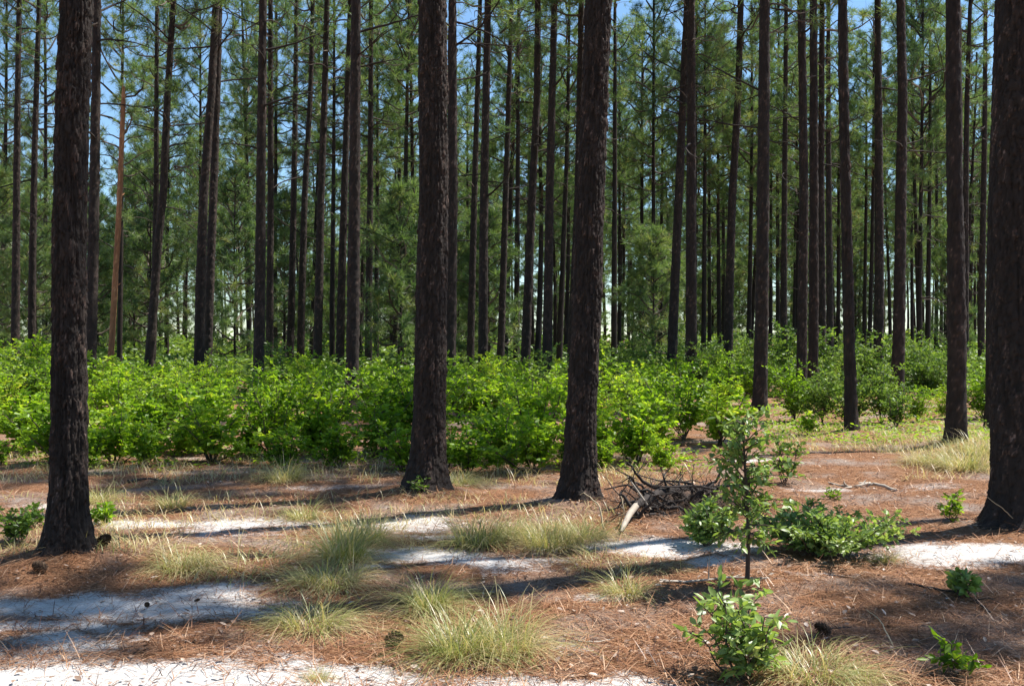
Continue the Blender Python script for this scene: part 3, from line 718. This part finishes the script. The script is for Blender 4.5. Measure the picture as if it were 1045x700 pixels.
# ------------------------------------------------------------------ wiregrass tufts
def tuft_mesh(seed, n, rad, L, droop=(.3, 1.1), up=(.5, 1.4), green=.26, width=.0042):
    rng = np.random.default_rng(seed); mb = MB()
    az = rng.random(n) * 6.28; r = rad * np.sqrt(rng.random(n))
    base = np.stack([np.cos(az) * r, np.sin(az) * r, np.full(n, -.01)], -1)
    az2 = az + rng.normal(0, .7, n); el = rng.uniform(*up, n)
    d = np.stack([np.cos(az2) * np.cos(el), np.sin(az2) * np.cos(el), np.sin(el)], -1)
    blades(mb, base, d, L * rng.uniform(.45, 1.15, n), width * rng.uniform(.6, 1.2, n), rng.uniform(*droop, n), np.clip(rng.normal(green, .22, n), 0, 1), segs=5)
    k = n // 3; az = rng.random(k) * 6.28; r = rad * 1.5 * np.sqrt(rng.random(k))     # dead blades matted round the foot
    blades(mb, np.stack([np.cos(az) * r, np.sin(az) * r, rng.uniform(.01, .05, k)], -1), np.stack([np.cos(az + rng.normal(0, .9, k)), np.sin(az + rng.normal(0, .9, k)), rng.normal(.12, .15, k)], -1), L * rng.uniform(.3, .8, k), width, rng.uniform(.1, .4, k), rng.uniform(.6, 1, k), segs=4)
    return mb.mesh('grass_tuft', [GRASS])
TM = [tuft_mesh(500, 520, .15, .64, width=.0055), tuft_mesh(501, 480, .2, .54, green=.36, width=.0055), tuft_mesh(502, 420, .2, .46, droop=(.5, 1.4), green=.36, width=.005), tuft_mesh(503, 260, .12, .40, green=.3, width=.005), tuft_mesh(504, 240, .28, .26, droop=(.4, 1.5), up=(.2, 1.2), green=.5, width=.005)]
TUFTS = [  # px, py, mesh, scale, label
    (468, 664, 0, .78, 'large bright yellow-green grass tuft in the foreground centre'), (512, 657, 1, .85, 'bushy pale grass tuft touching the right of the large foreground tuft'),
    (438, 620, 0, .62, 'upright green grass tuft behind the large foreground tuft'), (318, 636, 2, .85, 'low spreading grass tuft left of the large foreground tuft'),
    (352, 572, 0, .95, 'tall hazy grass tuft in half shade above the low spreading tuft'), (335, 596, 2, .95, 'shaded dark grass tuft just in front of the tall hazy tuft'), (372, 552, 1, .8, 'grass tuft at the right shoulder of the tall hazy tuft'),
    (488, 553, 1, 1.0, 'grass tuft in front of the big second trunk, beside white sand'), (560, 558, 1, .85, 'grass tuft in front of the big third trunk, left one'), (592, 550, 2, .95, 'grass tuft at the foot of the big third trunk, right one'), (524, 548, 3, .95, 'thin grass tuft midway between the two big central trunks'),
    (186, 582, 2, .85, 'dark rounded grass tuft in the shade right of the big left trunk'), (258, 578, 4, 1.4, 'low flattened grass patch between the dark rounded tuft and the hazy tuft'), (140, 566, 4, 1.2, 'low grass patch at the right foot of the big left trunk'),
    (640, 604, 3, .8, 'small dark green grass tuft on its own below the branch pile'), (612, 575, 4, .9, 'sparse short grass patch above the small lone tuft'), (665, 580, 4, .8, 'sparse short grass patch right of the small lone tuft'),
    (832, 692, 2, .85, 'dry straw-coloured grass tuft beside the foreground bush at bottom right'), (310, 528, 3, .9, 'pale grass tuft on the sand left of the big second trunk'), (290, 492, 1, .9, 'pale grass tuft under the thicket left of the big second trunk'),
    (176, 516, 3, .9, 'grey dry grass tuft on straw right of the big left trunk'), (100, 512, 3, 1.0, 'dry grass tuft hugging the right side of the big left trunk'), (470, 496, 2, .9, 'grass tuft right of the big second trunk base'),
    (985, 480, 1, 1.2, 'dry brownish grass tuft in front of the sturdy pine'), (950, 474, 2, 1.1, 'low dry grass tuft left of the sturdy pine base'), (1000, 462, 2, 1.4, 'grass tuft right of the sturdy pine base'),
    (880, 700, 3, .5, 'tiny dry grass sprig at the bottom edge right of the bush'), (905, 575, 3, .45, 'tiny grass sprig on sand left of the massive right trunk'), (325, 690, 3, .3, 'tiny green grass sprig alone on the white sand at the bottom')]
for k, (px, py, m_, s, l) in enumerate(TUFTS):
    x, y = at(px, py)
    tag(link('grass_tuft', TM[m_], None, (x, y, float(gz(x, y))), (0, 0, k * 1.3), (s, s, s)), l, 'grass tuft', 'wiregrass tufts in the clearing')

# ------------------------------------------------------------------ stuff: thin grass, straw, litter
def view_points(n, d0, d1, power=1.0, margin=60):
    D = d0 * (d1 / d0) ** (R.random(n) ** power); px = R.uniform(-margin, 1045 + margin, n)
    return (px - CX) / F * D, D, px
mb = MB()
x, y, _ = view_points(70000, 4.6, 17, 1.15)
keep = R.random(len(x)) > sand_at(x, y) * 1.1 - .17
x, y = x[keep], y[keep]; n = len(x)
clump = fbm(x * 3, y * 3)
z = gz(x, y) + .004 + R.random(n) * .022 * clump
az = R.random(n) * 6.28; el = R.normal(.07, .2, n)
d = np.stack([np.cos(az) * np.cos(el), np.sin(az) * np.cos(el), np.sin(el)], -1)
big = np.clip(y / 7, 1, 1.9)
blades(mb, np.stack([x, y, z], -1), d, R.uniform(.10, .24, n), R.uniform(.0028, .0055, n) * big, R.uniform(0, .25, n), np.clip(R.normal(.46, .27, n) + (clump - .5) * .5, 0, 1), segs=2)
tag(link('pine_straw', mb.mesh('pine_straw', [STRAW])), 'carpet of fallen rusty pine needles over the clearing', 'pine straw', kind='stuff')

mb = MB()
x, y, _ = view_points(3000, 4.8, 20, 1.0); n = len(x)
az = R.random(n) * 6.28
leaves(mb, np.stack([x, y, gz(x, y) + .015], -1), np.stack([np.cos(az), np.sin(az), R.normal(.1, .25, n)], -1), norm(np.array([0, 0, 1.]) + ring_dirs(n, R) * .45), R.uniform(.02, .06, n), R.uniform(.012, .03, n), np.clip(R.normal(.4, .25, n), 0, 1))
tag(link('leaf_litter', mb.mesh('leaf_litter', [LITTER])), 'scattered dead leaves and bark flakes on the straw', 'leaf litter', kind='stuff')

mb = MB()
def thin_grass(px0, px1, py0, py1, n, L, green):
    px = R.uniform(px0, px1, n); py = R.uniform(py0, py1, n)
    D = H * F / (py - HZ); x = (px - CX) / F * D
    k = fbm(x * 1.6 + 5, D * 1.6) > .47
    x, D = x[k], D[k]; n = len(x)
    az = R.random(n) * 6.28; el = R.uniform(.4, 1.4, n)
    blades(mb, np.stack([x, D, gz(x, D)], -1), np.stack([np.cos(az) * np.cos(el), np.sin(az) * np.cos(el), np.sin(el)], -1), L * R.uniform(.4, 1.2, n), R.uniform(.004, .008, n), R.uniform(.2, 1, n), np.clip(R.normal(green, .2, n), 0, 1), segs=3)
thin_grass(-20, 720, 464, 496, 5500, .26, .62)
thin_grass(790, 1050, 436, 462, 6000, .26, .5)
thin_grass(100, 420, 505, 560, 1600, .20, .6)
thin_grass(920, 1050, 462, 490, 1500, .3, .7)
thin_grass(-20, 130, 505, 580, 900, .2, .45)
thin_grass(400, 640, 505, 560, 1200, .18, .55)
tag(link('sparse_grass', mb.mesh('sparse_grass', [GRASS])), 'thin yellowish grass scattered along the foot of the thicket', 'grass', kind='stuff')

mb = MB()
def cover(px0, px1, py0, py1, n, ll):
    px = R.uniform(px0, px1, n); py = R.uniform(py0, py1, n); D = H * F / (py - HZ); x = (px - CX) / F * D
    k = fbm(x * .9 + 25, D * .9 + 4) > .48; x, D = x[k], D[k]; n = len(x)
    az = R.random(n) * 6.28
    leaves(mb, np.stack([x, D, gz(x, D) + R.uniform(.01, .22, n) * R.random(n)], -1), np.stack([np.cos(az), np.sin(az), R.normal(.2, .3, n)], -1), norm(np.array([0, 0, 1.]) + ring_dirs(n, R) * .5), ll * R.uniform(.6, 1.2, n), ll * .45 * R.uniform(.6, 1.2, n), np.clip(R.normal(.55, .2, n), 0, 1))
cover(-20, 720, 460, 484, 2600, .07); cover(780, 1060, 405, 455, 7000, .08); cover(-20, 1060, 382, 430, 6000, .12)
tag(link('ground_cover', mb.mesh('ground_cover', [SHRUB])), 'low green seedlings and weeds under the thicket', 'ground cover', kind='stuff')

mb = MB()
n = 120000
D = 30 * (120 / 30) ** R.random(n); px = R.uniform(-70, 1115, n); x = (px - CX) / F * D
hmax = np.clip((fbm(x * .35 + 60, D * .35, 3) - .36) * 3.4, .05, 1.0) * (1 + 1.6 * np.clip((D - 50) / 60, 0, 1))
zz = hmax * R.random(n) ** .7
az = R.random(n) * 6.28
leaves(mb, np.stack([x, D, zz], -1), np.stack([np.cos(az), np.sin(az), R.normal(.15, .4, n)], -1), norm(np.array([0, 0, 1.]) + ring_dirs(n, R) * .8), .0052 * D * R.uniform(.6, 1.3, n), .0028 * D * R.uniform(.6, 1.2, n), np.clip(R.normal(.45, .2, n), 0, 1))
tag(link('undergrowth', mb.mesh('undergrowth', [SHRUBD])), 'low leafy undergrowth filling the ground between the distant pines', 'undergrowth', kind='stuff')

# ------------------------------------------------------------------ dead branch pile
def wpt(px, py, D): x, z = world(px, py, D); return np.array([x, D, z])
bx, by = at(690, 528)
root = thing('fallen_treetop', 'fallen dead treetop of dark tangled branches beside the big third trunk', 'dead branches', (bx, by, 0))
def rel(pts): return np.array(pts) - np.array([bx, by, 0])
mb = MB()
p0 = np.array([*at(648, 531), .13]); p1 = np.array([*at(668, 522), .17]); p2 = np.array([*at(696, 512), .14]); p3 = np.array([*at(735, 505), .08])
lp = np.array([p0, p1, p2, p3]); lt = np.linspace(0, 3, 28); lq = np.stack([np.interp(lt, [0, 1, 2, 3], lp[:, c]) for c in range(3)], -1); lq[1:-1] = (lq[:-2] + lq[1:-1] + lq[2:]) / 3
tube(mb, rel(lq + np.random.default_rng(4).normal(0, .004, lq.shape)), np.interp(lt, [0, 1, 2, 3], [.034, .040, .036, .02]), 12, 0, .25, .09); link('log', mb.mesh('log', [DEAD]), root)
mb = MB()
e0 = np.array([*at(634, 546), .03]); e1 = p0 * .6 + e0 * .4 + [0, 0, .015]
tube(mb, rel([e0, e0 * .7 + e1 * .3, e1, p0 + (p1 - p0) * .1]), np.array([.008, .020, .029, .032]), 9, 0, .3, .18); tag(link('broken_end', mb.mesh('broken_end', [PALE]), root), 'pale splintered broken end')
rng = np.random.default_rng(31)
BR = [((700, 507), 10.4, [(655, 492), (640, 470)], .018), ((668, 520), 10.0, [(650, 498), (640, 484)], .016), ((705, 510), 10.5, [(730, 490), (744, 470)], .016), ((690, 512), 10.5, [(676, 488), (682, 478)], .012),
      ((715, 508), 10.8, [(740, 496), (770, 494)], .02), ((690, 515), 10.3, [(650, 495), (615, 500)], .012), ((672, 520), 9.9, [(640, 512), (612, 528)], .012), ((700, 512), 10.6, [(690, 495), (650, 484)], .010),
      ((720, 508), 10.7, [(700, 488), (660, 496)], .012), ((680, 518), 10.0, [(705, 524), (725, 520)], .014), ((665, 524), 9.8, [(680, 540), (676, 552)], .007), ((690, 515), 10.2, [(664, 512), (632, 502)], .010),
      ((712, 512), 10.4, [(736, 508), (760, 512)], .012), ((700, 515), 10.2, [(716, 500), (730, 502)], .009)]
for k in range(13):
    u = rng.random(); q0 = (648 + 80 * u, 528 - 20 * u)
    BR.append((q0, 9.7 + u, [(q0[0] + rng.uniform(-30, 35), q0[1] - rng.uniform(4, 26)), (q0[0] + rng.uniform(-48, 55), q0[1] - rng.uniform(-12, 34))], rng.uniform(.007, .015)))
for (b, D, mids, r) in BR:
    pts = [wpt(b[0], b[1], D)] + [wpt(px, py, D + rng.uniform(-.3, .25)) for px, py in mids]
    pts = np.array(pts); pts[:, 2] = np.maximum(pts[:, 2], .03)
    t = np.linspace(0, 1, 9); k = np.linspace(0, 1, len(pts))
    cur = np.stack([np.interp(t, k, pts[:, c]) for c in range(3)], -1); cur[1:-1] = (cur[:-2] + cur[1:-1] * 2 + cur[2:]) / 4
    cur += rng.normal(0, .012, cur.shape)
    mb = MB(); tube(mb, rel(cur), r * 1.25 * (1 - .75 * t) + .002, 6, 0, rng.uniform(.1, .5))
    for s in range(4):
        u = rng.uniform(.3, .95); q0 = np.array([np.interp(u, t, cur[:, c]) for c in range(3)]); dd = norm(ring_dirs(1, rng)[0] + np.array([0, -.1, .25]))
        q1 = q0 + dd * rng.uniform(.08, .25); q1[2] = max(q1[2], .02)
        tube(mb, rel([q0, (q0 + q1) / 2 + rng.normal(0, .012, 3), q1]), np.array([r * .45, r * .3, .0015]), 4, 0, rng.uniform(.1, .5))
    link('branch', mb.mesh('branch', [DEAD]), root)
mb = MB()
tube(mb, rel([wpt(664, 520, 9.8), wpt(650, 500, 9.85), wpt(639, 484, 9.9)]), np.array([.010, .009, .006]), 7, 0, .25); tag(link('branch', mb.mesh('branch', [PALE]), root), 'pale bare upright branch')
mb = MB()
n = 3200; a_ = rng.normal(0, 1, (n, 3)) * [.42, .3, .09]; a_[:, 2] = np.abs(a_[:, 2]) + .02
cen = np.array([*at(688, 520), 0]) + [0.1, .2, 0]
az = rng.random(n) * 6.28; blades(mb, rel(cen + a_), np.stack([np.cos(az), np.sin(az), rng.normal(.2, .4, n)], -1), rng.uniform(.08, .25, n), .005, .3, np.clip(rng.normal(.12, .12, n), 0, 1), segs=2)
o = link('twig_mass', mb.mesh('twig_mass', [TWIG]), root); o['kind'] = 'stuff'

# sticks, stalks
def stick(name, label, cat, pts, r0, r1, m, tw=0, seed=1):
    rng = np.random.default_rng(seed); pts = np.array(pts, float); k = np.linspace(0, 1, len(pts)); t = np.linspace(0, 1, 14)
    cur = np.stack([np.interp(t, k, pts[:, c]) for c in range(3)], -1); cur[1:-1] = (cur[:-2] + cur[1:-1] * 2 + cur[2:]) / 4
    o = cur[0].copy(); cur = cur - o + rng.normal(0, r0 * .35, cur.shape)
    mb = MB(); tube(mb, cur, np.linspace(r0, r1, 14), 7, 0, rng.uniform(.3, .7))
    for s in range(tw):
        u = rng.uniform(.2, .9); q0 = np.array([np.interp(u, t, cur[:, c]) for c in range(3)])
        q1 = q0 + norm(ring_dirs(1, rng)[0] * [1, 1, .35] + np.array([0, 0, .15])) * rng.uniform(.08, .2)
        tube(mb, [q0, (q0 + q1) / 2 + rng.normal(0, .01, 3), q1], np.array([r1 * .8, r1 * .6, .001]), 4, 0, .4)
    return tag(link(name, mb.mesh(name, [m]), None, o), label, cat)
def g3(px, py, h=.012): x, y = at(px, py); return (x, y, float(gz(x, y)) + h)
stick('fallen_stick', 'long thin pale stick lying flat behind the foreground bush', 'stick', [g3(672, 594), g3(700, 596), g3(745, 594), g3(786, 596)], .009, .006, PALE, 3, 3)
stick('fallen_branch', 'bleached white branch lying in the clearing right of the oak sapling', 'branch', [g3(846, 492), g3(870, 497), g3(890, 494, .05), g3(915, 499)], .012, .02, PALE, 5, 4)
stick('fallen_stick', 'dark crooked stick lying in the right foreground shade', 'stick', [g3(925, 600), g3(955, 606), g3(985, 610), g3(1012, 630)], .009, .005, DEAD, 4, 5)
stick('dry_stalk', 'dry straw stalk slanting up from the right foreground straw', 'stalk', [g3(912, 664), (*at(898, 650)[:2], .10), (*at(884, 652)[:2], .16)], .004, .002, STALK, 0, 6)
stick('dry_stalk', 'arching pale dead stalk at the foot of the big third trunk', 'stalk', [g3(616, 540), wpt(612, 515, 9.4), wpt(596, 502, 9.5), wpt(592, 505, 9.5)], .009, .003, STALK, 0, 7)
stick('dry_stalk', 'upright pale dead stalk right of the big third trunk', 'stalk', [g3(633, 536), wpt(637, 522, 9.3), wpt(634, 506, 9.35)], .008, .004, STALK, 0, 8)
stick('dry_stalk', 'long thin stalk arching out from the massive right trunk base', 'stalk', [g3(1040, 546), wpt(1025, 520, 8.9), wpt(1002, 503, 8.9)], .005, .002, STALK, 0, 9)
stick('fallen_stick', 'short dark stick at the bottom right between bush and seedling', 'stick', [g3(822, 664), g3(838, 652, .03), g3(870, 646)], .006, .003, DEAD, 2, 10)
stick('fallen_stick', 'thin dark root or stick on straw under the thicket at left', 'stick', [g3(130, 492), g3(150, 489, .03), g3(172, 491)], .02, .008, DEAD, 4, 11)
stick('fallen_stick', 'short pale stick on straw between lone tuft and foreground bush', 'stick', [g3(590, 648), g3(604, 650), g3(622, 648)], .006, .004, PALE, 1, 12)
stick('fallen_stick', 'short dark twig in front of the large foreground grass tuft', 'stick', [g3(464, 683), g3(480, 679, .02), g3(497, 682)], .007, .004, DEAD, 2, 13)

# pine cones
def cone_mesh(seed):
    rng = np.random.default_rng(seed); n = 90; k = np.arange(n) / n
    az = np.arange(n) * 2.399; z = k * .115; r = .034 * np.sin(np.clip(k * .92 + .12, 0, 1) * math.pi) ** .7
    pos = np.stack([np.cos(az) * r * .45, np.sin(az) * r * .45, z], -1); d = np.stack([np.cos(az), np.sin(az), .15 + k * .9], -1)
    mb = MB(); leaves(mb, pos, d, np.tile([0, 0, 1.], (n, 1)), .012 + r * .75, .02, np.clip(rng.normal(.5, .25, n), 0, 1))
    tube(mb, [(0, 0, 0), (0, 0, .06), (0, 0, .11)], np.array([.012, .016, .005]), 8, 0, .2)
    return mb.mesh('pine_cone', [CONE], smooth=False)
CM = cone_mesh(1)
for k, (px, py, s, l) in enumerate([(396, 653, 1.0, 'large dark pine cone on straw left of the large foreground tuft'), (100, 574, 1.0, 'dark pine cone lying right of the big left trunk base'), (47, 592, .9, 'pine cone in the shade in front of the big left trunk'),
                                    (150, 620, .36, 'small pine cone on the shaded sand at left'), (198, 618, .3, 'tiny cone on the shaded sand right of the small pine cone'), (848, 656, .8, 'pine cone beside the short dark stick at bottom right')]):
    x, y = at(px, py)
    tag(link('pine_cone', CM, None, (x, y, float(gz(x, y)) + .03), (1.2, .5, k * 1.9 + .6), (s, s, s)), l, 'pine cone', 'fallen pine cones')

# ------------------------------------------------------------------ light, sky, camera
AZ = math.radians(24.5); EL = math.radians(59)
to_sun = (math.cos(AZ) * math.cos(EL), math.sin(AZ) * math.cos(EL), math.sin(EL))
sl = bpy.data.lights.new('sun', 'SUN'); sl.energy = 5.0; sl.angle = math.radians(.53); sl.color = (1, .955, .88)
so = bpy.data.objects.new('sun', sl); COL.objects.link(so)
from mathutils import Vector
so.rotation_euler = Vector(to_sun).to_track_quat('Z', 'Y').to_euler(); so.location = (20, 10, 40)
w = bpy.data.worlds.new('World'); S.world = w; w.use_nodes = True
nt = w.node_tree; bg = nt.nodes['Background']
sky = nt.nodes.new('ShaderNodeTexSky'); sky.sky_type = 'NISHITA'; sky.sun_disc = False
sky.sun_elevation = EL; sky.sun_rotation = math.pi / 2 - AZ; sky.air_density = 1.0; sky.dust_density = .15; sky.ozone_density = 1.6
mul = N(nt, 'ShaderNodeMix', data_type='RGBA', blend_type='MULTIPLY'); mul.inputs['Factor'].default_value = 1; mul.inputs[7].default_value = (.83, .99, 1.09, 1)   # the camera's cool white balance
nt.links.new(sky.outputs[0], mul.inputs[6]); nt.links.new(mul.outputs[2], bg.inputs[0]); bg.inputs[1].default_value = .092

cam = bpy.data.cameras.new('camera'); cam.sensor_width = 36; cam.lens = 36 * F / 1045; cam.clip_end = 3000; cam.clip_start = .05
co = bpy.data.objects.new('camera', cam); COL.objects.link(co)
co.location = (0, 0, H); co.rotation_euler = (math.pi / 2 - math.atan((350 - HZ) / F), 0, 0)
S.camera = co
S.view_settings.view_transform = 'Standard'; S.view_settings.look = 'None'; S.view_settings.exposure = .88; S.view_settings.gamma = 1
S.render.engine = 'CYCLES'
cy = S.cycles
cy.max_bounces = 6; cy.diffuse_bounces = 3; cy.glossy_bounces = 2; cy.transmission_bounces = 4; cy.transparent_max_bounces = 4
cy.caustics_reflective = False; cy.caustics_refractive = False; cy.sample_clamp_indirect = 6
